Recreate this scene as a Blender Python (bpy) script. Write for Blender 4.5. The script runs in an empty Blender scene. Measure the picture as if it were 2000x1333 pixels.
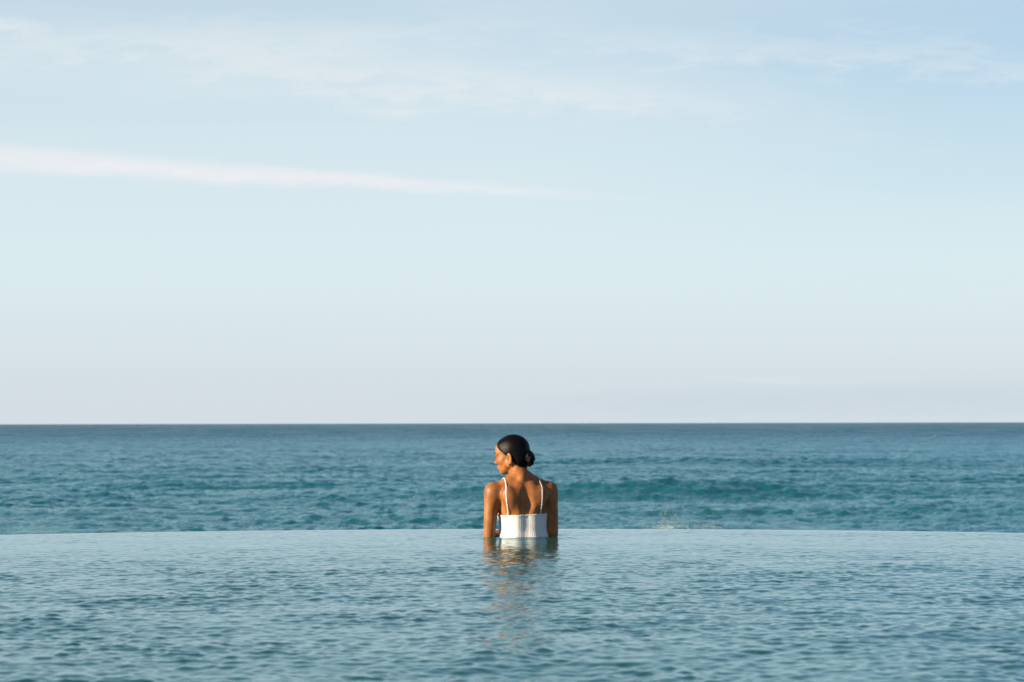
import bpy, math, random
import numpy as np
from mathutils import Vector, Matrix, Euler

rng = np.random.default_rng(11)
random.seed(11)
scene = bpy.context.scene
col = scene.collection

# ------------------------------------------------------------------ camera
CAM_H = 0.64                      # height of the lens above the pool water
LENS = 85.0
FPX = 2000 * LENS / 36.0          # focal length in pixels of the 2000 px photograph
PERSON_D = FPX / 345.0            # the woman measures 345 px per metre
cam_d = bpy.data.cameras.new('camera')
cam = bpy.data.objects.new('camera', cam_d)
col.objects.link(cam)
cam_d.lens = LENS
cam_d.sensor_width = 36.0
cam_d.clip_start = 0.1
cam_d.clip_end = 200000.0
cam.location = (0, 0, CAM_H)
pitch = math.atan(160.5 / FPX)
cam.rotation_mode = 'QUATERNION'
cam.rotation_quaternion = (Euler((math.radians(90) + pitch, 0, 0)).to_quaternion()
                           @ Euler((0, 0, math.radians(-0.11))).to_quaternion())
cam_d.dof.use_dof = True
cam_d.dof.focus_distance = PERSON_D
cam_d.dof.aperture_fstop = 7.2
scene.camera = cam

# ------------------------------------------------------------------ sky and sun
SUN_EL = math.radians(17.0)
SUN_PHI = math.radians(22.0)      # towards the camera from square left
sun_dir = Vector((-math.cos(SUN_PHI) * math.cos(SUN_EL), -math.sin(SUN_PHI) * math.cos(SUN_EL), math.sin(SUN_EL)))

world = bpy.data.worlds.new('World')
scene.world = world
world.use_nodes = True
wn, wl = world.node_tree.nodes, world.node_tree.links
wn.clear()
SKY_STRENGTH = 0.052
EXPOSURE = 1.45


class NG:
    """tiny helper to wire shader nodes"""
    def __init__(self, tree):
        self.n, self.l = tree.nodes, tree.links

    def node(self, t, **kw):
        nd = self.n.new(t)
        for k, v in kw.items():
            setattr(nd, k, v)
        return nd

    def put(self, sock, v):
        if hasattr(v, 'is_output'):
            self.l.new(v, sock)
        elif v is not None:
            sock.default_value = v

    def math(self, op, a, b=None, c=None, clamp=False):
        nd = self.node('ShaderNodeMath', operation=op, use_clamp=clamp)
        self.put(nd.inputs[0], a)
        if b is not None: self.put(nd.inputs[1], b)
        if c is not None: self.put(nd.inputs[2], c)
        return nd.outputs[0]

    def ramp(self, v, lo, hi, a=0.0, b=1.0, smooth=True):
        nd = self.node('ShaderNodeMapRange', interpolation_type='SMOOTHSTEP' if smooth else 'LINEAR')
        self.put(nd.inputs['Value'], v)
        nd.inputs['From Min'].default_value = lo
        nd.inputs['From Max'].default_value = hi
        nd.inputs['To Min'].default_value = a
        nd.inputs['To Max'].default_value = b
        return nd.outputs[0]

    def mix(self, f, a, b, blend='MIX'):
        nd = self.node('ShaderNodeMix', data_type='RGBA', blend_type=blend)
        self.put(nd.inputs[0], f)
        for s, v in ((nd.inputs[6], a), (nd.inputs[7], b)):
            if isinstance(v, tuple) and len(v) == 3: v = v + (1.0,)
            self.put(s, v)
        return nd.outputs[2]

    def noise(self, vec, scale, detail=4, rough=0.5, dist=0.0, dim='3D'):
        nd = self.node('ShaderNodeTexNoise', noise_dimensions=dim)
        if vec is not None: self.put(nd.inputs['Vector'], vec)
        nd.inputs['Scale'].default_value = scale
        nd.inputs['Detail'].default_value = detail
        nd.inputs['Roughness'].default_value = rough
        nd.inputs['Distortion'].default_value = dist
        return nd.outputs['Fac']

    def combine(self, x, y, z):
        nd = self.node('ShaderNodeCombineXYZ')
        self.put(nd.inputs[0], x); self.put(nd.inputs[1], y); self.put(nd.inputs[2], z)
        return nd.outputs[0]


W = NG(world.node_tree)
sky = W.node('ShaderNodeTexSky', sky_type='NISHITA')
sky.sun_disc = False
sky.sun_elevation = SUN_EL
sky.sun_rotation = math.atan2(sun_dir.x, sun_dir.y)
sky.altitude = 5.0
sky.air_density = 1.0
sky.dust_density = 0.15
sky.ozone_density = 3.6
tc = W.node('ShaderNodeTexCoord')
sep = W.node('ShaderNodeSeparateXYZ')
W.l.new(tc.outputs['Generated'], sep.inputs[0])
dx, dy, dz = sep.outputs
zc = W.math('ADD', W.math('MAXIMUM', dz, 0.0), 0.02)
px_ = W.math('DIVIDE', dx, zc)              # where the view ray meets the cloud deck, deck height = 1
py_ = W.math('DIVIDE', dy, zc)
# milky sea haze and thin cirrostratus: the low sky is seen through more of it
zr = W.math('DIVIDE', W.math('MAXIMUM', dz, 0.0), 0.25)
milk = W.math('EXPONENT', W.math('MULTIPLY', W.math('MULTIPLY', zr, zr), -1.0))
# broad soft sheets of cirrus drawn out along the wind
ca, sa = math.cos(math.radians(24)), math.sin(math.radians(24))
u_ = W.math('ADD', W.math('MULTIPLY', px_, ca), W.math('MULTIPLY', py_, sa))
v_ = W.math('SUBTRACT', W.math('MULTIPLY', py_, ca), W.math('MULTIPLY', px_, sa))
n1 = W.noise(W.combine(W.math('MULTIPLY', u_, 0.45), v_, 3.3), 0.55, 4, 0.5, 0.4)
n2 = W.noise(W.combine(W.math('MULTIPLY', u_, 0.4), W.math('MULTIPLY', v_, 0.6), 5.2), 0.32, 1, 0.5, 0.4)
veil = W.math('MULTIPLY', W.ramp(n1, 0.36, 0.74), W.ramp(n2, 0.30, 0.66))
veil = W.math('MULTIPLY', veil, W.ramp(dz, 0.03, 0.11))
# separate streaks and wisps of cirrus: bearing and elevation of both ends in degrees, half widths, strength, break-up
dyc = W.math('MAXIMUM', dy, 0.05)
az = W.math('MULTIPLY', W.math('DIVIDE', dx, dyc), 57.3)
el = W.math('MULTIPLY', W.math('DIVIDE', dz, dyc), 57.3)
ahead = W.ramp(dy, 0.1, 0.3)
fine = W.noise(W.combine(W.math('MULTIPLY', az, 0.55), W.math('MULTIPLY', el, 2.2), 2.0), 1.6, 6, 0.62, 0.5)
broad = W.noise(W.combine(W.math('MULTIPLY', az, 0.35), W.math('MULTIPLY', el, 1.0), 7.0), 0.8, 3, 0.5, 0.3)


def wisp(a0, e0, a1, e1, w0, w1, amount, lead, ragged, core=0.05, tail=0.45, gaps=0.55):
    L = math.hypot(a1 - a0, e1 - e0)
    ux, uy = (a1 - a0) / L, (e1 - e0) / L
    da, de = W.math('SUBTRACT', az, a0), W.math('SUBTRACT', el, e0)
    t = W.math('ADD', W.math('MULTIPLY', da, ux), W.math('MULTIPLY', de, uy))
    c = W.math('SUBTRACT', W.math('MULTIPLY', de, ux), W.math('MULTIPLY', da, uy))
    c = W.math('ADD', c, W.math('MULTIPLY', W.math('SUBTRACT', fine, 0.5), ragged))
    c = W.math('ADD', c, W.math('MULTIPLY', W.math('SUBTRACT', broad, 0.5), ragged))
    w = W.ramp(t, 0.0, L, w0, w1, smooth=False)
    m = W.ramp(W.math('DIVIDE', W.math('ABSOLUTE', c), w), core, 1.0, 1.0, 0.0)
    m = W.math('MULTIPLY', m, W.ramp(t, tail * L, L, 1.0, 0.0))
    m = W.math('MULTIPLY', m, W.ramp(t, -lead, lead * 0.3, 0.0, 1.0))
    m = W.math('MULTIPLY', m, W.ramp(fine, 0.30, 0.64, gaps, 1.0))
    return W.math('MULTIPLY', W.math('MULTIPLY', m, ahead), amount)


def over(a, b):                     # 1 - (1-a)(1-b)
    return W.math('SUBTRACT', W.math('ADD', a, b), W.math('MULTIPLY', a, b))


streak = wisp(-14.0, 6.42, 4.8, 5.22, 0.52, 0.08, 0.86, 6.0, 0.28, 0.10, 0.50, 0.72)
soft = wisp(-6.5, 8.5, 9.5, 7.3, 1.1, 0.65, 0.72, 4.0, 1.5, 0.05, 0.45, 0.40)
soft = over(soft, wisp(-13.0, 9.75, -10.6, 9.30, 0.45, 0.25, 0.75, 4.0, 0.9))
soft = over(soft, wisp(3.0, 9.0, 17.0, 8.35, 0.75, 0.50, 0.45, 5.0, 1.6, 0.05, 0.6, 0.32))
soft = over(soft, wisp(-3.6, 7.48, -1.7, 7.40, 0.13, 0.10, 0.35, 0.8, 0.2))
soft = over(soft, wisp(-12.0, 8.9, 3.0, 9.5, 0.9, 0.6, 0.48, 5.0, 1.8, 0.05, 0.5, 0.4))
soft = over(soft, wisp(5.5, 1.00, 9.0, 0.92, 0.12, 0.10, 0.25, 1.5, 0.25))
K = 1.0 / (SKY_STRENGTH * 2 ** EXPOSURE)
HAZE_LOW = (0.655 * K, 0.725 * K, 0.780 * K)
HAZE_HIGH = (0.730 * K, 0.855 * K, 0.900 * K)
hz_c = W.mix(W.ramp(dz, 0.0, 0.075), HAZE_LOW, HAZE_HIGH)
milk = W.math('MULTIPLY', W.math('MULTIPLY', milk, 0.98), W.math('SUBTRACT', 1.0, W.math('MULTIPLY', W.ramp(dx, -0.02, 0.26, 0.0, 0.50), W.ramp(dz, 0.03, 0.14))))      # the haze glows more on the sun's side
c0 = W.mix(milk, sky.outputs[0], hz_c)
c1 = W.mix(W.math('MULTIPLY', veil, 0.5), c0, (0.72 * K, 0.80 * K, 0.84 * K))
band = wisp(3.5, 0.50, 26.0, 0.70, 0.55, 0.9, 0.55, 8.0, 0.35)
c1 = W.mix(band, c1, (0.55 * K, 0.665 * K, 0.755 * K))
c1 = W.mix(soft, c1, (0.77 * K, 0.83 * K, 0.865 * K))
c2 = W.mix(streak, c1, (0.86 * K, 0.86 * K, 0.90 * K))
bg = W.node('ShaderNodeBackground')
bg.inputs['Strength'].default_value = SKY_STRENGTH
W.l.new(c2, bg.inputs['Color'])
wo = W.node('ShaderNodeOutputWorld')
W.l.new(bg.outputs[0], wo.inputs['Surface'])

sun_d = bpy.data.lights.new('sun', 'SUN')
sun_d.energy = 5.0
sun_d.angle = math.radians(0.5)
sun_d.color = (1.0, 0.79, 0.52)
sun = bpy.data.objects.new('sun', sun_d)
sun.location = (-20, -8, 12)
sun.rotation_euler = sun_dir.to_track_quat('Z', 'Y').to_euler()
col.objects.link(sun)

vs = scene.view_settings
vs.view_transform = 'Standard'
vs.look = 'None'
vs.exposure = EXPOSURE
vs.gamma = 1.0
vs.use_curve_mapping = False
scene.cycles.use_denoising = True
scene.cycles.max_bounces = 8
scene.cycles.sample_clamp_indirect = 6.0

# ------------------------------------------------------------------ mesh helpers
def mesh_np(name, verts, faces, mat=None, parent=None, smooth=True, link=True):
    verts = np.ascontiguousarray(verts, dtype=np.float32)
    faces = np.ascontiguousarray(faces, dtype=np.int32)
    m = bpy.data.meshes.new(name)
    nf, k = faces.shape
    m.vertices.add(len(verts)); m.vertices.foreach_set('co', verts.ravel())
    m.loops.add(nf * k); m.loops.foreach_set('vertex_index', faces.ravel())
    m.polygons.add(nf)
    m.polygons.foreach_set('loop_start', np.arange(0, nf * k, k, dtype=np.int32))
    m.polygons.foreach_set('loop_total', np.full(nf, k, dtype=np.int32))
    m.polygons.foreach_set('use_smooth', np.full(nf, smooth, dtype=bool))
    m.update(calc_edges=True)
    m.validate()
    if mat: m.materials.append(mat)
    o = bpy.data.objects.new(name, m)
    col.objects.link(o)
    if parent: o.parent = parent
    return o


def grid_faces(nr, nc, wrap=False):
    i, j = np.meshgrid(np.arange(nr - 1), np.arange(nc if wrap else nc - 1), indexing='ij')
    j2 = (j + 1) % nc
    return np.stack([i * nc + j, i * nc + j2, (i + 1) * nc + j2, (i + 1) * nc + j], -1).reshape(-1, 4)


def attr(o, name, data):
    a = o.data.attributes.new(name, 'FLOAT', 'POINT')
    a.data.foreach_set('value', np.ascontiguousarray(data, dtype=np.float32))


def new_mat(name):
    m = bpy.data.materials.new(name)
    m.use_nodes = True
    m.node_tree.nodes.clear()
    g = NG(m.node_tree)
    b = g.node('ShaderNodeBsdfPrincipled')
    o = g.node('ShaderNodeOutputMaterial')
    g.l.new(b.outputs[0], o.inputs['Surface'])
    return m, g, b


def bump(g, height, strength, dist, chain=None):
    nd = g.node('ShaderNodeBump')
    nd.inputs['Strength'].default_value = strength
    nd.inputs['Distance'].default_value = dist
    g.put(nd.inputs['Height'], height)
    if chain is not None: g.l.new(chain, nd.inputs['Normal'])
    return nd.outputs[0]


# ------------------------------------------------------------------ wave fields (random-phase spectra)
def wave_tile(n, L, peak, short, wind, spread, seed, slope_pow=3.4):
    r = np.random.default_rng(seed)
    k1 = 2 * np.pi * np.fft.fftfreq(n, L / n)
    kx, ky = np.meshgrid(k1, k1, indexing='ij')
    k = np.hypot(kx, ky); k[0, 0] = 1e9
    kp = 2 * np.pi / peak
    P = np.exp(-1.25 * (kp / k) ** 2) * k ** (-slope_pow) * np.exp(-(k * short / 2 / np.pi) ** 2)
    cosd = (kx * math.cos(wind) + ky * math.sin(wind)) / k
    P *= spread + (1 - spread) * cosd ** 2
    H = (r.normal(size=(n, n)) + 1j * r.normal(size=(n, n))) * np.sqrt(P)
    h = np.fft.ifft2(H).real
    dxx = np.fft.ifft2(-1j * kx / k * H).real
    dyy = np.fft.ifft2(-1j * ky / k * H).real
    gx = np.fft.ifft2(1j * kx * H).real
    gy = np.fft.ifft2(1j * ky * H).real
    s = math.sqrt((gx ** 2 + gy ** 2).mean())        # unit rms slope
    return np.stack([h, dxx, dyy], -1) / s, L, n


def sample_tile(tile, x, y, ang=0.0):
    f, L, n = tile
    c, s = math.cos(ang), math.sin(ang)
    u = (x * c + y * s) / L * n
    v = (-x * s + y * c) / L * n
    i0 = np.floor(u).astype(np.int64); j0 = np.floor(v).astype(np.int64)
    fu = (u - i0)[..., None]; fv = (v - j0)[..., None]
    a = f[i0 % n, j0 % n]; b = f[(i0 + 1) % n, j0 % n]
    d = f[i0 % n, (j0 + 1) % n]; e = f[(i0 + 1) % n, (j0 + 1) % n]
    r = (a * (1 - fu) + b * fu) * (1 - fv) + (d * (1 - fu) + e * fu) * fv
    h = r[..., 0]
    ddx = r[..., 1] * c - r[..., 2] * s
    ddy = r[..., 1] * s + r[..., 2] * c
    return h, ddx, ddy


def soft_noise(x, y, L, seed):
    t = wave_tile(128, L * 8, L, L * 0.5, 0.3, 1.0, seed, 3.0)
    h, _, _ = sample_tile(t, x, y, 0.4)
    h = h / t[0][..., 0].std()
    return 1 / (1 + np.exp(-1.6 * h))


def sstep(x, a, b):
    t = np.clip((x - a) / (b - a), 0, 1)
    return t * t * (3 - 2 * t)


# ------------------------------------------------------------------ sea
def water_shader(g, b, colour, tint, rough, nrm, share=None, pale=1.0):
    """body colour of the water under a mirror that strengthens towards grazing angles"""
    g.n.remove(b)
    dif = g.node('ShaderNodeBsdfDiffuse'); g.put(dif.inputs['Color'], colour); g.l.new(nrm, dif.inputs['Normal'])
    glo = g.node('ShaderNodeBsdfGlossy'); 
    fre = g.node('ShaderNodeFresnel'); fre.inputs['IOR'].default_value = 1.333; g.l.new(nrm, fre.inputs['Normal'])
    # reflections lose their tint towards grazing
    g.put(glo.inputs['Color'], g.mix(g.math('MULTIPLY', g.math('POWER', fre.outputs[0], 1.5), pale), tint, (0.97, 0.98, 1.0)))
    g.put(glo.inputs['Roughness'], rough); g.l.new(nrm, glo.inputs['Normal'])
    fac = fre.outputs[0] if share is None else g.math('MULTIPLY', fre.outputs[0], share)
    mx = g.node('ShaderNodeMixShader')
    g.put(mx.inputs[0], fac); g.l.new(dif.outputs[0], mx.inputs[1]); g.l.new(glo.outputs[0], mx.inputs[2])
    g.l.new(mx.outputs[0], [n for n in g.n if n.type == 'OUTPUT_MATERIAL'][0].inputs['Surface'])


SEA_Z = -4.0
mat_sea, g, b = new_mat('sea_water')
geo = g.node('ShaderNodeNewGeometry')
sp = g.node('ShaderNodeSeparateXYZ'); g.l.new(geo.outputs['Position'], sp.inputs[0])
dist = g.math('SQRT', g.math('ADD', g.math('POWER', sp.outputs[0], 2.0), g.math('POWER', sp.outputs[1], 2.0)))
ld = g.math('LOGARITHM', dist, 10.0)
shoal = g.noise(geo.outputs['Position'], 0.012, 3, 0.5)
ld2 = g.math('ADD', ld, g.math('MULTIPLY', g.math('SUBTRACT', shoal, 0.5), 0.35))
deep = g.ramp(ld2, 2.15, 2.95)
cbase = g.mix(deep, (0.005, 0.074, 0.084), (0.007, 0.064, 0.116))
mpw = g.node('ShaderNodeMapping'); g.l.new(geo.outputs['Position'], mpw.inputs[0])
mpw.inputs['Scale'].default_value = (1.0, 0.35, 0.0)
wind_n = g.noise(mpw.outputs[0], 0.03, 6, 0.7, 0.4)
rgh = g.math('ADD', g.ramp(ld, 2.2, 3.4, 0.08, 0.40), g.math('MULTIPLY', g.math('MULTIPLY', g.math('SUBTRACT', wind_n, 0.5), 0.6), g.ramp(ld, 2.4, 2.9)), clamp=True)
mp = g.node('ShaderNodeMapping'); g.l.new(geo.outputs['Position'], mp.inputs[0])
mp.inputs['Scale'].default_value = (1.0, 1.0, 0.2)
nz = g.noise(mp.outputs[0], 2.6, 5, 0.62, 0.4)
mp2 = g.node('ShaderNodeMapping'); g.l.new(geo.outputs['Position'], mp2.inputs[0])
mp2.inputs['Scale'].default_value = (0.55, 1.0, 0.0)
nz2 = g.noise(mp2.outputs[0], 0.22, 4, 0.6, 0.3)
bm0 = bump(g, g.math('MULTIPLY', nz2, g.ramp(ld, 2.5, 3.1)), 0.9, 1.6)
bm_ = bump(g, nz, 0.6, 0.14, bm0)
# farther out the waves are too small to resolve and their faces, not their backs, are what shows: less mirror, more water
mpr = g.node('ShaderNodeMapping'); g.l.new(geo.outputs['Position'], mpr.inputs[0])
mpr.inputs['Scale'].default_value = (0.030, 0.0011, 0.0)
rows_n = g.noise(mpr.outputs[0], 1.0, 6, 0.72, 0.6)
share0 = g.math('ADD', g.ramp(ld, 2.2, 3.3, 0.95, 0.52), g.math('MULTIPLY', g.math('MULTIPLY', g.math('SUBTRACT', wind_n, 0.5), 0.8), g.ramp(ld, 2.4, 2.9)))
share = g.math('ADD', share0, g.math('MULTIPLY', g.math('MULTIPLY', g.math('SUBTRACT', rows_n, 0.5), 1.1), g.ramp(ld, 2.8, 3.2)), clamp=True)
water_shader(g, b, cbase, (0.64, 0.92, 0.99, 1), rgh, bm_, share, 0.25)

ang_in = np.linspace(-0.30, 0.30, 520)
side = 0.30 + (np.linspace(0, 1, 40)[1:] ** 1.6) * 1.05
ang = np.concatenate([-side[::-1], ang_in, side])
rad = [38.0]
while rad[-1] < 60000:
    r = rad[-1]
    rad.append(r + (0.34 if r < 240 else 0.34 + (r - 240) * 0.0028 if r < 900 else 2.19 + (r - 900) * 0.006 if r < 4000 else r * 0.03))
rad = np.array(rad)
A, R = np.meshgrid(ang, rad)
X = R * np.sin(A); Y = R * np.cos(A)
t1 = wave_tile(512, 71.0, 4.2, 0.50, math.radians(255), 0.50, 3, 3.5)
t2 = wave_tile(512, 31.0, 1.7, 0.28, math.radians(235), 0.7, 4, 3.3)
t3 = wave_tile(256, 420.0, 38.0, 9.0, math.radians(262), 0.06, 5, 3.4)
h1, x1, y1 = sample_tile(t1, X, Y, 0.1)
h2, x2, y2 = sample_tile(t2, X, Y, -0.35)
h3, x3, y3 = sample_tile(t3, X, Y, 0.0)
gust = 0.65 + 0.7 * soft_noise(X, Y, 45.0, 21)
fade2 = 1 - sstep(R, 300, 1100)
s1, s2, s3 = 0.165 * (1 - 0.75 * sstep(R, 700, 3500)), 0.185 * fade2, 0.036
Z = gust * (s1 * h1 + s2 * h2) + s3 * h3
DX = -0.75 * gust * (s1 * x1 + s2 * x2)
DY = -0.75 * gust * (s1 * y1 + s2 * y2)
# the swell that stands up over the shoal, with its steep face to the shore
def swell(yc, amp, front, back, wob, seed, xc=0.0, xw=1e9):
    r_ = np.random.default_rng(seed)
    yy = yc + wob * np.sin(X / 23.0 + r_.uniform(0, 6)) + 0.6 * wob * np.sin(X / 9.5 + r_.uniform(0, 6)) + 0.05 * X
    d = Y - yy
    prof = np.where(d < 0, np.exp(-(d / front) ** 2), np.exp(-(d / back) ** 2))
    env = np.exp(-((X - xc) / xw) ** 2) * (0.8 + 0.35 * np.sin(X / 14.0 + r_.uniform(0, 6)))
    return amp * prof * env
Z = Z + swell(148, 0.95, 6.0, 12.0, 1.0, 1, 10.0, 60.0) + swell(168, 0.7, 6.0, 12.0, 1.6, 6, -30.0, 30.0) + swell(196, 0.6, 7.0, 14.0, 2.0, 2, -22.0, 40.0) \
      + swell(100, 0.36, 2.5, 5.0, 0.3, 8, 7.2, 4.0) \
      + swell(125, 0.55, 5.0, 9.0, 1.5, 3, 20.0, 36.0) + swell(268, 0.6, 9.0, 16.0, 3.0, 4, 10.0, 80.0)
near = sstep(R, 38, 60)
V = np.stack([X + DX, Y + DY, SEA_Z + Z * near - 0.3 * (1 - near)], -1).reshape(-1, 3)
sea = mesh_np('sea', V, grid_faces(len(rad), len(ang)), mat_sea)
sea['kind'] = 'structure'
sea['label'] = 'teal and blue choppy sea reaching to the horizon'

# beach hidden below the pool wall
mat_sand, g, b = new_mat('sand')
tcs = g.node('ShaderNodeTexCoord')
ns = g.noise(tcs.outputs['Object'], 0.8, 8, 0.6)
g.l.new(g.mix(ns, (0.36, 0.29, 0.20), (0.48, 0.40, 0.29)), b.inputs['Base Color'])
b.inputs['Roughness'].default_value = 0.9
g.l.new(bump(g, g.noise(tcs.outputs['Object'], 3.0, 6, 0.6), 0.4, 0.1), b.inputs['Normal'])
bx, by = np.meshgrid(np.linspace(-140, 140, 90), np.linspace(-40, 120, 60))
bz = np.interp(by, [-40, 16, 30, 44, 60, 120], [-2.6, -2.8, -3.3, -4.1, -5.2, -7.5]) + 0.12 * np.sin(bx / 7.0 + by / 11.0) * np.sin(by / 6.0)
beach = mesh_np('beach', np.stack([bx, by, bz], -1).reshape(-1, 3), grid_faces(60, 90), mat_sand)
beach['kind'] = 'structure'
beach['label'] = 'pale sand beach below the pool wall'

# ------------------------------------------------------------------ infinity pool
POOL_R = 7.0
POOL_C = np.array([0.0, 14.67 - POOL_R])
mat_pool, g, b = new_mat('pool_water')
geo = g.node('ShaderNodeNewGeometry')
tn = g.noise(geo.outputs['Position'], 0.9, 2, 0.5)
g.l.new(g.mix(tn, (0.006, 0.050, 0.045), (0.012, 0.068, 0.058)), b.inputs['Base Color'])
pool_col = b.inputs['Base Color'].links[0].from_socket
nz = g.noise(geo.outputs['Position'], 16.0, 3, 0.55, 0.3)
pool_nrm = bump(g, nz, 0.18, 0.012)
water_shader(g, b, pool_col, (0.60, 0.90, 0.98, 1), 0.115, pool_nrm)

half = math.asin(POOL_R / POOL_C[1]) - 0.004
ang_in = np.linspace(-0.27, 0.27, 620)
side = 0.27 + np.linspace(0, 1, 46)[1:] * (half - 0.27)
ang = np.concatenate([-side[::-1], ang_in, side])
NRP = 860
sn, cs = np.sin(ang), np.cos(ang)
bq = cs * POOL_C[1]
disc = np.sqrt(np.maximum(bq ** 2 - (POOL_C[1] ** 2 - POOL_R ** 2), 0))
tn_, tf_ = bq - disc, bq + disc
uu = np.linspace(0, 1, NRP)[:, None]
fr = (np.exp(uu * 1.6) - 1) / (math.exp(1.6) - 1)
# most rows between 5 m and the far lip
T = tn_[None, :] + (tf_ - tn_)[None, :] * (0.02 * uu + 0.98 * (1 - (1 - uu) ** 1.25))
X = T * sn[None, :]; Y = T * cs[None, :]
p1t = wave_tile(512, 4.3, 0.18, 0.04, math.radians(285), 0.45, 7, 3.3)
p2t = wave_tile(512, 1.9, 0.11, 0.03, math.radians(240), 0.55, 8, 3.3)
p3t = wave_tile(256, 17.0, 1.9, 0.5, math.radians(265), 0.4, 9, 3.3)
h1, x1, y1 = sample_tile(p1t, X, Y, 0.15)
h2, x2, y2 = sample_tile(p2t, X, Y, -0.3)
h3, _, _ = sample_tile(p3t, X, Y, 0.0)
gust = 0.72 + 0.5 * soft_noise(X, Y, 1.3, 33)
rc = np.hypot(X - POOL_C[0], Y - POOL_C[1])
calm = 1 - 0.82 * sstep(rc, POOL_R - 4.6, POOL_R - 1.1)      # shallower ripples towards the lip
lip = 1 - sstep(rc, POOL_R - 0.25, POOL_R)
gust = gust * (1 + 0.12 * (1 - sstep(Y, 6.0, 10.5)))
amp = gust * calm
Z = gust * (0.095 * calm * h1 + 0.085 * (0.35 + 0.65 * calm) * h2) + 0.022 * calm * h3
dp = np.hypot(X - 0.06, Y - PERSON_D)
Z = Z + 0.0022 * np.sin(2 * np.pi * dp / 0.085) * np.exp(-((dp - 0.2) / 0.22) ** 2)     # rings from her movement
Z = Z * (0.15 + 0.85 * lip)
V = np.stack([X - 0.5 * amp * lip * 0.06 * x1, Y - 0.5 * amp * lip * 0.06 * y1, Z], -1).reshape(-1, 3)
F = grid_faces(NRP, len(ang))
pool = mesh_np('pool_water', V, F, mat_pool)
pool['kind'] = 'structure'
pool['label'] = 'rippled blue green water of the infinity pool'
# sheet of water running over the lip
th = np.linspace(0, 2 * np.pi, 361)[:-1]
prof = [(POOL_R - 0.004, -0.001), (POOL_R + 0.012, -0.006), (POOL_R + 0.022, -0.022), (POOL_R + 0.026, -0.06), (POOL_R + 0.03, -0.9)]
V = np.concatenate([np.stack([POOL_C[0] + r * np.cos(th), POOL_C[1] + r * np.sin(th), np.full_like(th, z)], -1) for r, z in prof])
ov = mesh_np('overflow_sheet', V, grid_faces(len(prof), len(th), True), mat_pool, pool)

mat_wall, g, b = new_mat('pool_stone')
tcs = g.node('ShaderNodeTexCoord')
nn = g.noise(tcs.outputs['Object'], 2.5, 6, 0.6)
g.l.new(g.mix(nn, (0.06, 0.10, 0.10), (0.12, 0.16, 0.15)), b.inputs['Base Color'])
b.inputs['Roughness'].default_value = 0.5
prof = [(0.001, -1.06), (POOL_R - 0.25, -1.06), (POOL_R - 0.22, -0.03), (POOL_R - 0.01, -0.012), (POOL_R + 0.005, -0.03), (POOL_R + 0.015, -3.2)]
V = np.concatenate([np.stack([POOL_C[0] + r * np.cos(th), POOL_C[1] + r * np.sin(th), np.full_like(th, z)], -1) for r, z in prof])
basin = mesh_np('pool_basin', V, grid_faces(len(prof), len(th), True), mat_wall, smooth=False)
basin['kind'] = 'structure'
basin['label'] = 'round stone basin of the infinity pool'

# ------------------------------------------------------------------ the woman: signed-distance sculpting
TW = math.radians(12.0)            # torso turned a little to her left
ct, st = math.cos(TW), math.sin(TW)


def T_(xw, yw, z):                 # picture-aligned metres -> torso frame
    return np.array([xw * ct + yw * st, -xw * st + yw * ct, z])


def smin(a, b_, k):
    h = np.clip(0.5 + 0.5 * (b_ - a) / k, 0, 1)
    return b_ * (1 - h) + a * h - k * h * (1 - h)


def smax(a, b_, k):
    return -smin(-a, -b_, k)


def ell(P, c, r, M=None):
    q_ = [P[i] - c[i] for i in range(3)]
    if M is not None:
        q_ = [M[i][0] * q_[0] + M[i][1] * q_[1] + M[i][2] * q_[2] for i in range(3)]
    k0 = np.sqrt((q_[0] / r[0]) ** 2 + (q_[1] / r[1]) ** 2 + (q_[2] / r[2]) ** 2)
    k1 = np.sqrt((q_[0] / r[0] ** 2) ** 2 + (q_[1] / r[1] ** 2) ** 2 + (q_[2] / r[2] ** 2) ** 2) + 1e-9
    return np.where(k0 < 1e-4, -min(r), k0 * (k0 - 1) / k1)


def cone(P, a, b_, ra, rb):
    ba = b_ - a
    L2 = float(ba @ ba)
    pa = [P[i] - a[i] for i in range(3)]
    t = np.clip((pa[0] * ba[0] + pa[1] * ba[1] + pa[2] * ba[2]) / L2, 0, 1)
    d = np.sqrt(sum((pa[i] - t * ba[i]) ** 2 for i in range(3)))
    return d - (ra + (rb - ra) * t)


# torso as stacked sections: z, half width, half depth, centre y, centre x
SEC = np.array([
    (-0.34, 0.165, 0.115, -0.010, 0.000),
    (-0.24, 0.172, 0.118, -0.012, 0.000),
    (-0.13, 0.152, 0.102, -0.004, 0.000),
    (-0.04, 0.134, 0.090, 0.002, 0.000),
    (0.04, 0.128, 0.086, 0.004, 0.000),
    (0.12, 0.132, 0.092, 0.004, -0.002),
    (0.19, 0.141, 0.097, 0.002, -0.004),
    (0.25, 0.143, 0.092, 0.002, -0.006),
    (0.30, 0.118, 0.076, 0.006, -0.008),
    (0.335, 0.075, 0.058, 0.012, -0.010),
    (0.36, 0.045, 0.045, 0.018, -0.012)])
zs_ = np.linspace(-0.36, 0.38, 400)
SECI = []
for i_ in range(1, 5):
    v = np.interp(zs_, SEC[:, 0], SEC[:, i_])
    ker = np.exp(-np.linspace(-2, 2, 41) ** 2); ker /= ker.sum()
    SECI.append(np.convolve(np.pad(v, 20, mode='edge'), ker, 'valid'))


def torso_core(P):
    z = P[2]
    w, d, cy, cx = (np.interp(z, zs_, s) for s in SECI)
    e = 2.3
    xx = np.abs(P[0] - cx) / w; yy = np.abs(P[1] - cy) / d
    rr = (xx ** e + yy ** e) ** (1 / e)
    f = (rr - 1) * np.minimum(w, d) * 0.92
    f = np.maximum(f, z - 0.355)
    return np.maximum(f, -0.33 - z)


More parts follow.
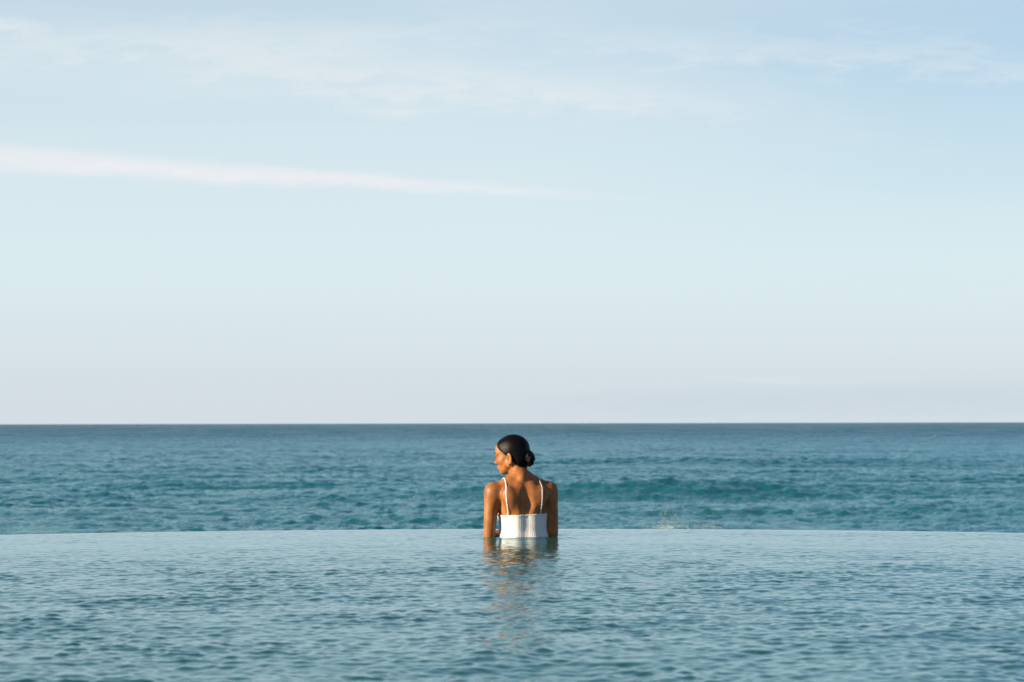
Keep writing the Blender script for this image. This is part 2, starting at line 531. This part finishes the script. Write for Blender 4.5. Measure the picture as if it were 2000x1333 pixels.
def chain(P, pts, rad):
    pts = np.array(pts); rad = np.array(rad)
    n = 28
    f = np.linspace(0, len(pts) - 1, n)
    cr = lambda a: np.stack([np.interp(f, np.arange(len(pts)), a[:, i]) for i in range(a.shape[1])], -1)
    ker = np.array([1, 2, 3, 4, 3, 2, 1.0]); ker /= ker.sum()
    def sm(a):
        b2 = np.pad(a, ((3, 3), (0, 0)), mode='reflect', reflect_type='odd')
        return np.stack([np.convolve(b2[:, i], ker, 'valid') for i in range(a.shape[1])], -1)
    pp, rr = sm(cr(pts)), sm(cr(rad[:, None]))[:, 0]
    d = None
    for i in range(n - 1):
        e = cone(P, pp[i], pp[i + 1], rr[i], rr[i + 1])
        d = e if d is None else np.minimum(d, e)
    return d


def A3(*v):
    return np.array(v, dtype=float)


# (kind, args, smoothing, op)
PR = []
def add(kind, args, k, op='u'):
    PR.append((kind, args, k, op))

# chest and bust, shoulder girdle
add('ell', (A3(-0.068, 0.082, 0.125), (0.058, 0.052, 0.056)), 0.035)
add('ell', (A3(0.064, 0.082, 0.125), (0.058, 0.052, 0.056)), 0.035)
add('cone', (A3(-0.008, 0.004, 0.300), A3(-0.164, 0.002, 0.256), 0.036, 0.040), 0.045)      # shoulder yokes
add('cone', (A3(-0.008, 0.004, 0.300), A3(0.148, 0.002, 0.258), 0.036, 0.040), 0.045)
TORSO_N = None
# trapezius slopes
add('cone', (A3(-0.032, 0.005, 0.355), A3(-0.100, 0.004, 0.292), 0.022, 0.024), 0.035)
add('cone', (A3(-0.008, 0.005, 0.355), A3(0.092, 0.004, 0.294), 0.022, 0.024), 0.035)
# shoulder blades
Ms = Matrix.Rotation(math.radians(14), 3, 'Y')
add('ell', (A3(-0.090, -0.076, 0.222), (0.044, 0.030, 0.064), np.array(Ms)), 0.03)
Ms = Matrix.Rotation(math.radians(-14), 3, 'Y')
add('ell', (A3(0.082, -0.074, 0.222), (0.044, 0.030, 0.064), np.array(Ms)), 0.03)
# muscle columns beside the spine
add('cone', (A3(-0.036, -0.056, 0.27), A3(-0.036, -0.058, -0.05), 0.030, 0.030), 0.03)
add('cone', (A3(0.034, -0.056, 0.27), A3(0.036, -0.058, -0.05), 0.030, 0.030), 0.03)
# spine groove
add('cone', (A3(-0.002, -0.112, 0.26), A3(0.0, -0.112, 0.18), 0.012, 0.020), 0.035, 's')
add('cone', (A3(0.0, -0.112, 0.18), A3(0.0, -0.110, -0.05), 0.020, 0.019), 0.035, 's')
# vertebra at the nape
add('ell', (A3(-0.014, -0.048, 0.330), (0.015, 0.014, 0.018)), 0.03)
NT = len(PR)
# neck
HEAD_O = T_(-0.060, 0.045, 0.459)
add('cone', (A3(-0.012, 0.012, 0.32), HEAD_O + A3(0.022, -0.012, -0.030), 0.052, 0.042), 0.025)
# arms
SHL, ELL_, WRL = A3(-0.176, 0.000, 0.256), A3(-0.197, -0.004, -0.030), T_(-0.085, 0.205, 0.038)
SHR, ELR_, WRR = A3(0.154, 0.000, 0.258), A3(0.171, 0.000, -0.030), T_(0.060, 0.225, 0.030)
for S, E, Wr in ((SHL, ELL_, WRL), (SHR, ELR_, WRR)):
    sx = np.sign(S[0])
    add('ell', (S + A3(sx * -0.004, 0, -0.020), (0.045, 0.048, 0.066)), 0.03)
    add('chain', ([S, S + (E - S) * 0.33 + A3(sx * 0.004, 0, 0), S + (E - S) * 0.7 + A3(sx * 0.002, 0, 0), E + A3(0, 0.006, 0.012),
                   E + (Wr - E) * 0.3, E + (Wr - E) * 0.65, Wr], [0.040, 0.0385, 0.0350, 0.0320, 0.0335, 0.029, 0.0235]), 0.022)
    # armpit hollow
    add('ell', (A3(S[0] - sx * 0.030, -0.070, 0.165), (0.012, 0.030, 0.035)), 0.02, 's')


def hand(Wr, d, up, side_):
    d = d / np.linalg.norm(d)
    s = np.cross(d, up); s /= np.linalg.norm(s)
    n = np.cross(s, d)
    pc = Wr + d * 0.050
    M = np.array([d, s, n])
    add('ell', (pc, (0.056, 0.040, 0.016), M), 0.018)
    for q_, (off, ln, ra) in enumerate(((-0.030, 0.066, 0.0088), (-0.010, 0.078, 0.0092), (0.010, 0.073, 0.0088), (0.029, 0.056, 0.0078))):
        o_ = off * side_
        a = pc + d * 0.038 + s * o_ * 0.9
        b_ = a + d * ln * 0.50 + s * o_ * 0.12 - n * ln * 0.10
        c = b_ + d * ln * 0.30 + s * o_ * 0.05 - n * ln * 0.20
        e = c + d * ln * 0.18 - n * ln * 0.20
        add('cone', (a, b_, ra, ra * 0.95), 0.005)
        add('cone', (b_, c, ra * 0.95, ra * 0.88), 0.004)
        add('cone', (c, e, ra * 0.88, ra * 0.75), 0.004)
    t0 = pc - d * 0.022 - s * 0.030 * side_ - n * 0.004
    t1_ = t0 + d * 0.034 - s * 0.024 * side_ - n * 0.006
    t2_ = t1_ + d * 0.030 - s * 0.006 * side_ - n * 0.006
    add('cone', (t0, t1_, 0.0125, 0.0100), 0.012)
    add('cone', (t1_, t2_, 0.0100, 0.0080), 0.004)


hand(WRL, T_(0.075, 0.05, -0.012), A3(0, 0, 1), -1)
hand(WRR, T_(-0.065, 0.06, -0.012), A3(0, 0, 1), 1)
# legs under water
for sx in (-1, 1):
    hip, kn, an = A3(sx * 0.085, -0.005, -0.28), A3(sx * 0.083, 0.015, -0.62), A3(sx * 0.085, -0.015, -0.985)
    add('ell', (A3(sx * 0.075, -0.055, -0.25), (0.085, 0.085, 0.085)), 0.05)
    add('cone', (hip, kn, 0.088, 0.052), 0.04)
    cf = kn + (an - kn) * 0.3 + A3(0, -0.014, 0)
    add('cone', (kn, cf, 0.050, 0.050), 0.03)
    add('cone', (cf, an, 0.050, 0.032), 0.03)
    add('cone', (an + A3(0, -0.025, -0.030), an + A3(sx * 0.012, 0.13, -0.048), 0.030, 0.020), 0.03)

# head, in its own frame: x towards the face, y towards her left ear, z up
HY = math.radians(68.0 - 12.0)
Hf = A3(-math.sin(HY), math.cos(HY), 0)
Hl = A3(-math.cos(HY), -math.sin(HY), 0)
Hu = A3(0, 0, 1)
nod = math.radians(4.0)
Hf, Hu = Hf * math.cos(nod) - Hu * math.sin(nod), Hu * math.cos(nod) + Hf * math.sin(nod)
HM = np.array([Hf, Hl, Hu])


def H(x, y, z):
    return HEAD_O + Hf * x + Hl * y + Hu * z


def hell(c, r, k, op='u', M=None):
    m = HM if M is None else M @ HM
    add('ell', (H(*c), r, m), k, op)


hell((-0.006, 0, 0.030), (0.088, 0.068, 0.077), 0.02)                 # skull
hell((0.030, 0, -0.020), (0.058, 0.056, 0.072), 0.03)                # face mass
add('cone', (H(0.052, 0, -0.072), H(0.064, 0, -0.086), 0.028, 0.019), 0.025)   # chin
for s in (-1, 1):
    add('cone', (H(0.004, s * 0.050, -0.045), H(0.052, s * 0.020, -0.085), 0.017, 0.017), 0.022)   # jaw line
    hell((0.050, s * 0.040, -0.026), (0.024, 0.020, 0.020), 0.022)   # cheek bones
    hell((0.092, s * 0.031, -0.004), (0.017, 0.017, 0.011), 0.014, 's')   # eye sockets
    hell((0.073, s * 0.031, -0.006), (0.0130, 0.0150, 0.0105), 0.006)  # eyelids over the ball
    add('cone', (H(0.088, s * 0.012, 0.008), H(0.074, s * 0.046, 0.010), 0.007, 0.006), 0.014)   # brow ridge
hell((0.072, 0, 0.035), (0.020, 0.040, 0.036), 0.03)                  # forehead
add('cone', (H(0.086, 0, 0.000), H(0.101, 0, -0.034), 0.006, 0.0085), 0.010)    # nose bridge
hell((0.104, 0, -0.036), (0.0095, 0.0085, 0.0080), 0.007)
for s in (-1, 1):
    hell((0.093, s * 0.011, -0.040), (0.010, 0.007, 0.007), 0.006)
hell((0.083, 0, -0.060), (0.013, 0.022, 0.0065), 0.009)               # upper lip
hell((0.081, 0, -0.0695), (0.012, 0.019, 0.0065), 0.009)               # lower lip
hell((0.097, 0, -0.0655), (0.008, 0.022, 0.0012), 0.004, 's')
for s in (-1, 1):                                                     # ears
    Me = np.array(Matrix.Rotation(math.radians(s * 22), 3, 'Z') @ Matrix.Rotation(math.radians(-8), 3, 'Y'))
    hell((-0.010, s * 0.073, -0.020), (0.019, 0.0080, 0.033), 0.005, 'u', Me)
    hell((-0.008, s * 0.080, -0.018), (0.0105, 0.0070, 0.021), 0.004, 's', Me)
    hell((-0.003, s * 0.072, -0.047), (0.008, 0.0060, 0.010), 0.005)  # lobe
# cords of the turned neck
add('cone', (H(-0.020, 0.052, -0.045), A3(0.010, 0.062, 0.315), 0.012, 0.010), 0.018)
add('cone', (H(-0.045, 0.040, -0.055), A3(-0.060, 0.010, 0.325), 0.011, 0.012), 0.018)


FN = {'ell': ell, 'cone': cone, 'chain': chain}


def bounds(kind, args):
    if kind == 'ell':
        c, r = args[0], max(args[1])
        return c - r, c + r
    if kind == 'chain':
        return np.min(args[0], 0) - max(args[1]), np.max(args[0], 0) + max(args[1])
    a, b_, ra, rb = args
    r = max(ra, rb)
    return np.minimum(a, b_) - r, np.maximum(a, b_) + r


def apply_prims(F, gx, gy, gz, prims):
    for kind, args, k, op in prims:
        lo, hi = bounds(kind, args)
        m = k + 0.02
        sl = []
        for g_, l_, h_ in ((gx, lo[0], hi[0]), (gy, lo[1], hi[1]), (gz, lo[2], hi[2])):
            i0 = max(0, np.searchsorted(g_, l_ - m)); i1 = np.searchsorted(g_, h_ + m)
            sl.append(slice(int(i0), int(i1)))
        if any(s.stop <= s.start for s in sl): continue
        P = (gx[sl[0]][:, None, None], gy[sl[1]][None, :, None], gz[sl[2]][None, None, :])
        d = FN[kind](P, *args)
        sub = F[tuple(sl)]
        F[tuple(sl)] = smin(sub, d, k) if op == 'u' else smax(sub, -d, k)
    return F


def eval_prims(P, prims, f):
    for kind, args, k, op in prims:
        d = FN[kind](P, *args)
        f = smin(f, d, k) if op == 'u' else smax(f, -d, k)
    return f


def surface_nets(F, gx, gy, gz):
    ins = F < 0
    nx, ny, nz = F.shape
    cnt = np.zeros((nx - 1, ny - 1, nz - 1), np.int8)
    offs = [(i, j, k) for i in (0, 1) for j in (0, 1) for k in (0, 1)]
    for i, j, k in offs:
        cnt += ins[i:nx - 1 + i, j:ny - 1 + j, k:nz - 1 + k]
    ci = np.argwhere((cnt > 0) & (cnt < 8))
    idx = -np.ones(cnt.shape, np.int32)
    idx[ci[:, 0], ci[:, 1], ci[:, 2]] = np.arange(len(ci))
    val = {o: F[ci[:, 0] + o[0], ci[:, 1] + o[1], ci[:, 2] + o[2]] for o in offs}
    pos = {o: np.stack([gx[ci[:, 0] + o[0]], gy[ci[:, 1] + o[1]], gz[ci[:, 2] + o[2]]], -1) for o in offs}
    acc = np.zeros((len(ci), 3)); n = np.zeros(len(ci))
    for a in offs:
        for ax in range(3):
            if a[ax]: continue
            b_ = tuple(1 if q_ == ax else a[q_] for q_ in range(3))
            va, vb = val[a], val[b_]
            cr = (va < 0) != (vb < 0)
            t = np.where(cr, va / np.where(cr, va - vb, 1), 0)[:, None]
            acc += np.where(cr[:, None], pos[a] + t * (pos[b_] - pos[a]), 0)
            n += cr
    verts = acc / n[:, None]
    quads = []
    for ax in range(3):
        sl0 = [slice(1, -1)] * 3; sl1 = [slice(1, -1)] * 3
        sl0[ax] = slice(0, -1); sl1[ax] = slice(1, None)
        a, b_ = ins[tuple(sl0)], ins[tuple(sl1)]
        for flip, m in ((False, a & ~b_), (True, ~a & b_)):
            e = np.argwhere(m)
            for q_ in range(3):
                if q_ != ax: e[:, q_] += 1
            u, v = (ax + 1) % 3, (ax + 2) % 3
            def c(du, dv):
                t = e.copy(); t[:, u] -= du; t[:, v] -= dv
                return idx[t[:, 0], t[:, 1], t[:, 2]]
            qd = np.stack([c(1, 1), c(0, 1), c(0, 0), c(1, 0)], -1)
            quads.append(qd[:, ::-1] if flip else qd)
    return verts, np.concatenate(quads)


def axis(*seg):
    out = []
    for a, b_, h in seg:
        out.append(np.arange(a, b_, h))
    return np.concatenate(out)


gx = axis((-0.26, -0.175, 0.004), (-0.175, 0.06, 0.0022), (0.06, 0.24, 0.004))
gy = axis((-0.17, -0.06, 0.0032), (-0.06, 0.16, 0.0022), (0.16, 0.36, 0.004))
gz = axis((-1.06, -0.25, 0.012), (-0.25, -0.03, 0.006), (-0.03, 0.335, 0.0038), (0.335, 0.59, 0.0022))
F = np.full((len(gx), len(gy), len(gz)), 0.05, np.float32)
P = (gx[:, None, None], gy[None, :, None], gz[None, None, :])
kz = (gz > -0.40) & (gz < 0.40)
F[:, :, kz] = np.minimum(0.08, torso_core((P[0], P[1], gz[kz][None, None, :])))
F = apply_prims(F, gx, gy, gz, PR)
bv, bf = surface_nets(F, gx, gy, gz)

# skin
mat_skin, g, b = new_mat('skin')
tcs = g.node('ShaderNodeTexCoord')
n_ = g.ramp(g.noise(tcs.outputs['Object'], 16.0, 5, 0.6), 0.3, 0.7)
base = g.mix(n_, (0.150, 0.054, 0.016), (0.250, 0.097, 0.030))
lipa = g.node('ShaderNodeAttribute', attribute_name='lips')
base = g.mix(lipa.outputs['Fac'], base, (0.27, 0.080, 0.045))
bra = g.node('ShaderNodeAttribute', attribute_name='brows')
base = g.mix(bra.outputs['Fac'], base, (0.008, 0.005, 0.004))
g.l.new(base, b.inputs['Base Color'])
g.l.new(g.ramp(g.noise(tcs.outputs['Object'], 30.0, 3, 0.5), 0.3, 0.7, 0.44, 0.56), b.inputs['Roughness'])
g.l.new(g.math('MULTIPLY', g.math('SUBTRACT', 1.0, bra.outputs['Fac']), 0.26), b.inputs['Specular IOR Level'])
b.inputs['Subsurface Weight'].default_value = 0.06
b.inputs['Subsurface Radius'].default_value = (0.010, 0.004, 0.002)
b.inputs['Subsurface Scale'].default_value = 0.6
g.l.new(bump(g, g.noise(tcs.outputs['Object'], 420.0, 3, 0.6), 0.12, 0.001), b.inputs['Normal'])

PX0 = (1021 - 1000) / 345.0
person = mesh_np('person', bv, bf, mat_skin)
person.location = (PX0, PERSON_D, 0.0)
person.rotation_euler = (0, 0, TW)
person['label'] = 'tanned woman in white strappy top standing in the infinity pool, head turned left'
person['category'] = 'person'
# colour masks that belong to the skin itself: lips and eyebrows
hl = (bv - HEAD_O) @ HM.T
lips = (1 - sstep(np.hypot(hl[:, 1] / 0.023, (hl[:, 2] + 0.065) / 0.0125), 0.75, 1.05)) * (hl[:, 0] > 0.06)
attr(person, 'lips', lips)
t_ = (np.abs(hl[:, 1]) - 0.012) / 0.044
bz_ = 0.011 + 0.006 * np.sin(np.clip(t_, 0, 1) * 2.3)
brow = (1 - sstep(np.abs(hl[:, 2] - bz_), 0.003, 0.0055)) * sstep(t_, -0.02, 0.1) * (1 - sstep(t_, 0.78, 0.95)) * (hl[:, 0] > 0.03)
attr(person, 'brows', brow)

# ---- hair
mat_hair, g, b = new_mat('black_hair')
at = g.node('ShaderNodeAttribute', attribute_name='strand')
tcs = g.node('ShaderNodeTexCoord')
sv = g.combine(at.outputs['Fac'], 0.0, 0.0)
nst = g.noise(sv, 34.0, 4, 0.75)
g.l.new(g.mix(nst, (0.0010, 0.0011, 0.0016), (0.0035, 0.0030, 0.0034)), b.inputs['Base Color'])
b.inputs['Roughness'].default_value = 0.36
b.inputs['Specular IOR Level'].default_value = 0.09
g.l.new(bump(g, nst, 0.8, 0.003), b.inputs['Normal'])

hb = np.array([(0.095, 0.085), (0.080, 0.0795), (0.062, 0.0770), (0.045, 0.066), (0.030, 0.050), (0.012, 0.030), (0.000, 0.016),
               (-0.014, 0.006), (-0.022, -0.008), (-0.04, -0.024), (-0.06, -0.040), (-0.085, -0.055), (-0.12, -0.07)])[::-1]
ax_h = np.arange(-0.15, 0.14, 0.0025)
Pw = [ax_h[:, None, None], ax_h[None, :, None], ax_h[None, None, :]]          # head frame
def lell(c, r):
    return ell(Pw, c, r)
hs = lell((-0.008, 0, 0.031), (0.098, 0.078, 0.087))
hs = smin(hs, lell((-0.046, 0, -0.030), (0.052, 0.062, 0.066)), 0.03)
hs = smin(hs, lell((0.045, 0, 0.045), (0.042, 0.058, 0.046)), 0.02)
edge = (Pw[0] - np.interp(Pw[2], hb[:, 0], hb[:, 1])) * 0.75
hs = smax(hs, edge, 0.007)
hs = smax(hs, -(Pw[2] + 0.092 + 0.25 * (Pw[0] + 0.06)), 0.012)
part = lell((0.04, 0.012, 0.118), (0.06, 0.0020, 0.008))                         # parting
hs = smax(hs, -part, 0.004)
hv, hf = surface_nets(hs + 0 * Pw[0] + 0 * Pw[1] + 0 * Pw[2], ax_h, ax_h, ax_h)
BUN = np.array([-0.106, 0.004, -0.028])
rel = hv - np.array([-0.09, 0, -0.01])
strand = np.arctan2(rel[:, 2], rel[:, 1]) / 3.0 + 0.25 * rel[:, 0]
hair = mesh_np('hair', hv @ HM + HEAD_O, hf, mat_hair, person)
attr(hair, 'strand', strand)
hair['label'] = 'sleek black hair combed back from a parting'
# bun: a coiled, uneven knot
nu, nv = 90, 44
U, Vv = np.meshgrid(np.linspace(0, np.pi, nv), np.linspace(0, 2 * np.pi, nu + 1)[:-1], indexing='ij')
coil = Vv * 1.0 + U * 2.4
rr = 1 + 0.085 * np.sin(3 * coil + 0.8 * np.sin(2 * U)) + 0.05 * np.sin(7 * coil + 3 * U) + 0.04 * np.sin(5 * U + 1)
bx_ = -0.026 * np.cos(U) * rr * 1.0
by_ = 0.036 * np.sin(U) * np.cos(Vv) * rr
bz__ = 0.043 * np.sin(U) * np.sin(Vv) * rr
bunv = np.stack([bx_, by_, bz__], -1).reshape(-1, 3) + BUN
bun = mesh_np('hair_bun', bunv @ HM + HEAD_O, grid_faces(nv, nu, True), mat_hair, hair)
attr(bun, 'strand', (coil / 3.0).ravel() + 0.3 * U.ravel())
# ---- eyes
def ball(name, c, r, mat, parent, n=16, scale=(1, 1, 1)):
    u, v = np.meshgrid(np.linspace(0.001, np.pi - 0.001, n), np.linspace(0, 2 * np.pi, 2 * n + 1)[:-1], indexing='ij')
    p = np.stack([np.cos(u) * scale[0], np.sin(u) * np.cos(v) * scale[1], np.sin(u) * np.sin(v) * scale[2]], -1).reshape(-1, 3) * r
    return mesh_np(name, (p + np.array(c)) @ HM + HEAD_O, grid_faces(n, 2 * n, True), mat, parent)
mat_eye, g, b = new_mat('eye')
b.inputs['Base Color'].default_value = (0.55, 0.52, 0.48, 1); b.inputs['Roughness'].default_value = 0.08
mat_iris, g, b = new_mat('iris')
b.inputs['Base Color'].default_value = (0.02, 0.012, 0.008, 1); b.inputs['Roughness'].default_value = 0.08
mat_lash, g, b = new_mat('lash')
b.inputs['Base Color'].default_value = (0.008, 0.006, 0.005, 1); b.inputs['Roughness'].default_value = 0.6
for s in (-1, 1):
    e = ball('eye', (0.0745, s * 0.031, -0.0065), 1.0, mat_eye, person, 14, (0.0128, 0.0125, 0.0066))
    ball('iris', (0.0855, s * 0.031, -0.0065), 1.0, mat_iris, e, 10, (0.0024, 0.0052, 0.0052))
    tt = np.linspace(-1, 1, 14)
    lv = []
    for t in tt:
        for dxz in ((0.0, 0.0), (0.006, 0.001), (0.0055, 0.0022), (-0.001, 0.0018)):
            lv.append((0.0855 - 0.007 * t * t + dxz[0], s * (0.031 + 0.0140 * t), -0.0015 - 0.003 * t * t + dxz[1]))
    mesh_np('eyelash', np.array(lv) @ HM + HEAD_O, grid_faces(14, 4, True), mat_lash, e)
# ---- earrings
mat_gold, g, b = new_mat('gold')
b.inputs['Base Color'].default_value = (0.75, 0.48, 0.16, 1); b.inputs['Metallic'].default_value = 1.0; b.inputs['Roughness'].default_value = 0.25
for s in (-1, 1):
    a_, c_ = np.meshgrid(np.linspace(0, 2 * np.pi, 25)[:-1], np.linspace(0, 2 * np.pi, 9)[:-1], indexing='ij')
    R1, R2 = 0.0046, 0.0012
    p = np.stack([(R1 + R2 * np.cos(c_)) * np.cos(a_), R2 * np.sin(c_), (R1 + R2 * np.cos(c_)) * np.sin(a_)], -1).reshape(-1, 3)
    ff = grid_faces(25, 8, True) % (24 * 8)
    mesh_np('earring', (p + np.array((0.000, s * 0.0785, -0.058))) @ HM + HEAD_O, ff, mat_gold, person)

# ---- white gathered top
mat_top, g, b = new_mat('white_cotton')
tcs = g.node('ShaderNodeTexCoord')
nf = g.noise(tcs.outputs['Object'], 60.0, 4, 0.6)
g.l.new(g.mix(nf, (0.40, 0.41, 0.445), (0.46, 0.47, 0.50)), b.inputs['Base Color'])
b.inputs['Roughness'].default_value = 0.8
b.inputs['Sheen Weight'].default_value = 0.15
crm = g.node('ShaderNodeMapping'); g.l.new(tcs.outputs['Object'], crm.inputs[0]); crm.inputs['Scale'].default_value = (1.0, 1.0, 0.45)
crk = bump(g, g.noise(crm.outputs[0], 110.0, 4, 0.65, 0.5), 0.55, 0.004)
g.l.new(bump(g, g.noise(tcs.outputs['Object'], 500.0, 2, 0.6), 0.25, 0.001, crk), b.inputs['Normal'])
tor = [p for p in PR[:NT]]


def torso_only(P):
    return eval_prims(P, tor, torso_core(P))


nA, nZ = 640, 80
th = np.linspace(-np.pi, np.pi, nA + 1)[:-1]           # 0 = middle of the back (-y)
ux, uy = np.sin(th), -np.cos(th)
front = sstep(-np.cos(th), 0.40, 0.90)
ztop = 0.127 + 0.055 * front + 0.004 * np.sin(th) + 0.0008 * np.sin(th * 17) + 0.0004 * np.sin(th * 41)
vv = np.linspace(0, 1, nZ)[:, None]
zz = ztop[None, :] * (1 - vv) + (-0.20) * vv
lo = np.full(zz.shape, 0.02); hi = np.full(zz.shape, 0.26)
UX, UY = np.broadcast_to(ux, zz.shape), np.broadcast_to(uy, zz.shape)
for _ in range(22):
    md = (lo + hi) / 2
    f = torso_only((UX * md, UY * md, zz))
    inside = f < 0
    lo = np.where(inside, md, lo); hi = np.where(inside, hi, md)
rb = (lo + hi) / 2
ks = int(0.5 / (2 * np.pi) * nA)
ker = np.exp(-np.linspace(-2.2, 2.2, 2 * ks + 1) ** 2); ker /= ker.sum()
rbs = np.stack([np.convolve(np.concatenate([r_[-ks:], r_, r_[:ks]]), ker, 'valid') for r_ in rb])
wb = np.exp(-(th / 0.6) ** 4)[None, :]
rb = rb * (1 - wb) + np.maximum(rbs + 0.003, rb) * wb        # cloth bridges the spine groove
backc = np.exp(-(th / 0.75) ** 2)[None, :]
ph = th * 74 + 0.8 * np.sin(th * 11) + 0.5 * np.sin(zz * 40 + th * 7)
pleat = (0.0004 + 0.0003 * backc * (0.55 + 0.45 * np.sin(zz * 23 + 1))) * np.sin(ph) * (0.6 + 0.4 * np.sin(th * 9 + 2) * np.sin(th * 4.3 + zz * 18))
smock = 0.0006 * np.sin(zz * 2 * np.pi / 0.0135 + 0.8 * np.sin(th * 6)) * (0.3 + 0.7 * backc)
pleat = pleat + 0.003 * np.sin(th * 5 + zz * 30) * sstep(-zz, -0.08, 0.05)
hem = 0.0025 * np.exp(-((zz - ztop[None, :] + 0.004) / 0.004) ** 2)
flare = 0.010 * sstep(-zz, -0.045, 0.02)
ro = rb + 0.0055 + pleat + smock + hem + flare
vo = np.stack([UX * ro, UY * ro, zz], -1)
ri = rb[0] - 0.003
top_in = np.stack([ux * ri, uy * ri, ztop - 0.002], -1)[None]
top_in2 = np.stack([ux * (rb[4] - 0.003), uy * (rb[4] - 0.003), zz[4]], -1)[None]
V = np.concatenate([top_in2, top_in, vo]).reshape(-1, 3)
dress = mesh_np('white_top', V, grid_faces(nZ + 2, nA, True)[:, ::-1], mat_top, person)
dress['label'] = 'white gathered cotton top'

# straps that follow the skin over the shoulder
def body_f(p):
    P = (p[:, 0], p[:, 1], p[:, 2])
    return eval_prims(P, PR, torso_core(P))


def project(p, off):
    for _ in range(14):
        e = 1e-3
        f0 = body_f(p)
        gr = np.stack([(body_f(p + e * np.eye(3)[i]) - body_f(p - e * np.eye(3)[i])) / (2 * e) for i in range(3)], -1)
        gr /= np.linalg.norm(gr, axis=1, keepdims=True) + 1e-9
        p = p - 0.8 * (f0 - off)[:, None] * gr
    return p, gr


def catmull(pts, n):
    pts = np.array(pts); out = []
    pp = np.vstack([2 * pts[0] - pts[1], pts, 2 * pts[-1] - pts[-2]])
    for i in range(1, len(pp) - 2):
        for t in np.linspace(0, 1, n, endpoint=False):
            a, b_, c, d = pp[i - 1], pp[i], pp[i + 1], pp[i + 2]
            out.append(0.5 * (2 * b_ + (c - a) * t + (2 * a - 5 * b_ + 4 * c - d) * t * t + (3 * b_ - a - 3 * c + d) * t ** 3))
    out.append(pts[-1])
    return np.array(out)


for (xb, xm, xt, xf) in ((-0.125, -0.125, -0.119, -0.085), (0.099, 0.089, 0.094, 0.078)):
    path = catmull([(xb, -0.11, 0.108), (xm, -0.115, 0.22), (xt, -0.075, 0.31), (xt, -0.01, 0.345), (xt, 0.06, 0.31), (xf, 0.12, 0.22), (xf, 0.14, 0.175)], 12)
    pr, gr = project(path, 0.0025)
    for _ in range(14):
        pr[1:-1] = 0.5 * pr[1:-1] + 0.25 * (pr[:-2] + pr[2:])
    tan = np.gradient(pr, axis=0); tan /= np.linalg.norm(tan, axis=1, keepdims=True)
    sd = np.cross(tan, gr); sd /= np.linalg.norm(sd, axis=1, keepdims=True)
    wv, tv = 0.0038, 0.0014
    rings = []
    for a_ in np.linspace(0, 2 * np.pi, 9)[:-1]:
        rings.append(pr + sd * wv * math.cos(a_) + gr * tv * math.sin(a_))
    V = np.stack(rings, 1).reshape(-1, 3)
    mesh_np('strap', V, grid_faces(len(pr), 8, True), mat_top, dress)
    i0 = 7
    c0 = pr[i0]; M = np.array([tan[i0], sd[i0], gr[i0]])
    a_, c_ = np.meshgrid(np.linspace(0, 2 * np.pi, 21)[:-1], np.linspace(0, 2 * np.pi, 9)[:-1], indexing='ij')
    p = np.stack([(0.0040 + 0.0014 * np.cos(c_)) * np.cos(a_), (0.0052 + 0.0014 * np.cos(c_)) * np.sin(a_), 0.0018 * np.sin(c_)], -1).reshape(-1, 3)
    mesh_np('strap_slider', p @ M + c0 + gr[i0] * 0.001, grid_faces(21, 8, True) % 160, mat_top, dress)

# ------------------------------------------------------------------ spray of a wave breaking below the pool
mat_spray, g, b = new_mat('spray')
b.inputs['Base Color'].default_value = (0.62, 0.64, 0.68, 1)
b.inputs['Roughness'].default_value = 0.4
b.inputs['Subsurface Weight'].default_value = 0.2
SD = 100.0
sc_ = SD / FPX
phi = (1 + 5 ** 0.5) / 2
ico = np.array([(-1, phi, 0), (1, phi, 0), (-1, -phi, 0), (1, -phi, 0), (0, -1, phi), (0, 1, phi), (0, -1, -phi), (0, 1, -phi), (phi, 0, -1), (phi, 0, 1), (-phi, 0, -1), (-phi, 0, 1)]) / math.sqrt(1 + phi * phi)
icf = np.array([(0, 11, 5), (0, 5, 1), (0, 1, 7), (0, 7, 10), (0, 10, 11), (1, 5, 9), (5, 11, 4), (11, 10, 2), (10, 7, 6), (7, 1, 8), (3, 9, 4), (3, 4, 2), (3, 2, 6), (3, 6, 8), (3, 8, 9), (4, 9, 5), (2, 4, 11), (6, 2, 10), (8, 6, 7), (9, 8, 1)])
VV, FF = [], []
z_line = CAM_H - SD * 206 / FPX                     # height hidden by the pool lip at that distance
n_drop = 3600
for i in range(n_drop):
    hump = rng.choice([0, 1, 2], p=[0.45, 0.3, 0.25])
    cx = (1302, 1335, 1385)[hump] + rng.normal() * (16, 26, 15)[hump]
    up = rng.exponential((16, 10, 9)[hump]) * 1.0 - 5
    if up > 52: continue
    x = (cx - 1000) * sc_ + rng.normal() * 0.02
    z = z_line + up * sc_
    r = rng.uniform(0.002, 0.0055) * (1.4 if up < 6 else 1.0)
    VV.append(ico * r * np.array([1, 1, rng.uniform(0.8, 1.5)]) + np.array([x, SD + rng.normal() * 0.6, z]))
    FF.append(icf + 12 * (len(VV) - 1))
spray = mesh_np('sea_spray', np.concatenate(VV), np.concatenate(FF), mat_spray)
spray['kind'] = 'stuff'
spray['label'] = 'fine white spray of a small breaking wave beyond the pool lip'
spray['category'] = 'spray'
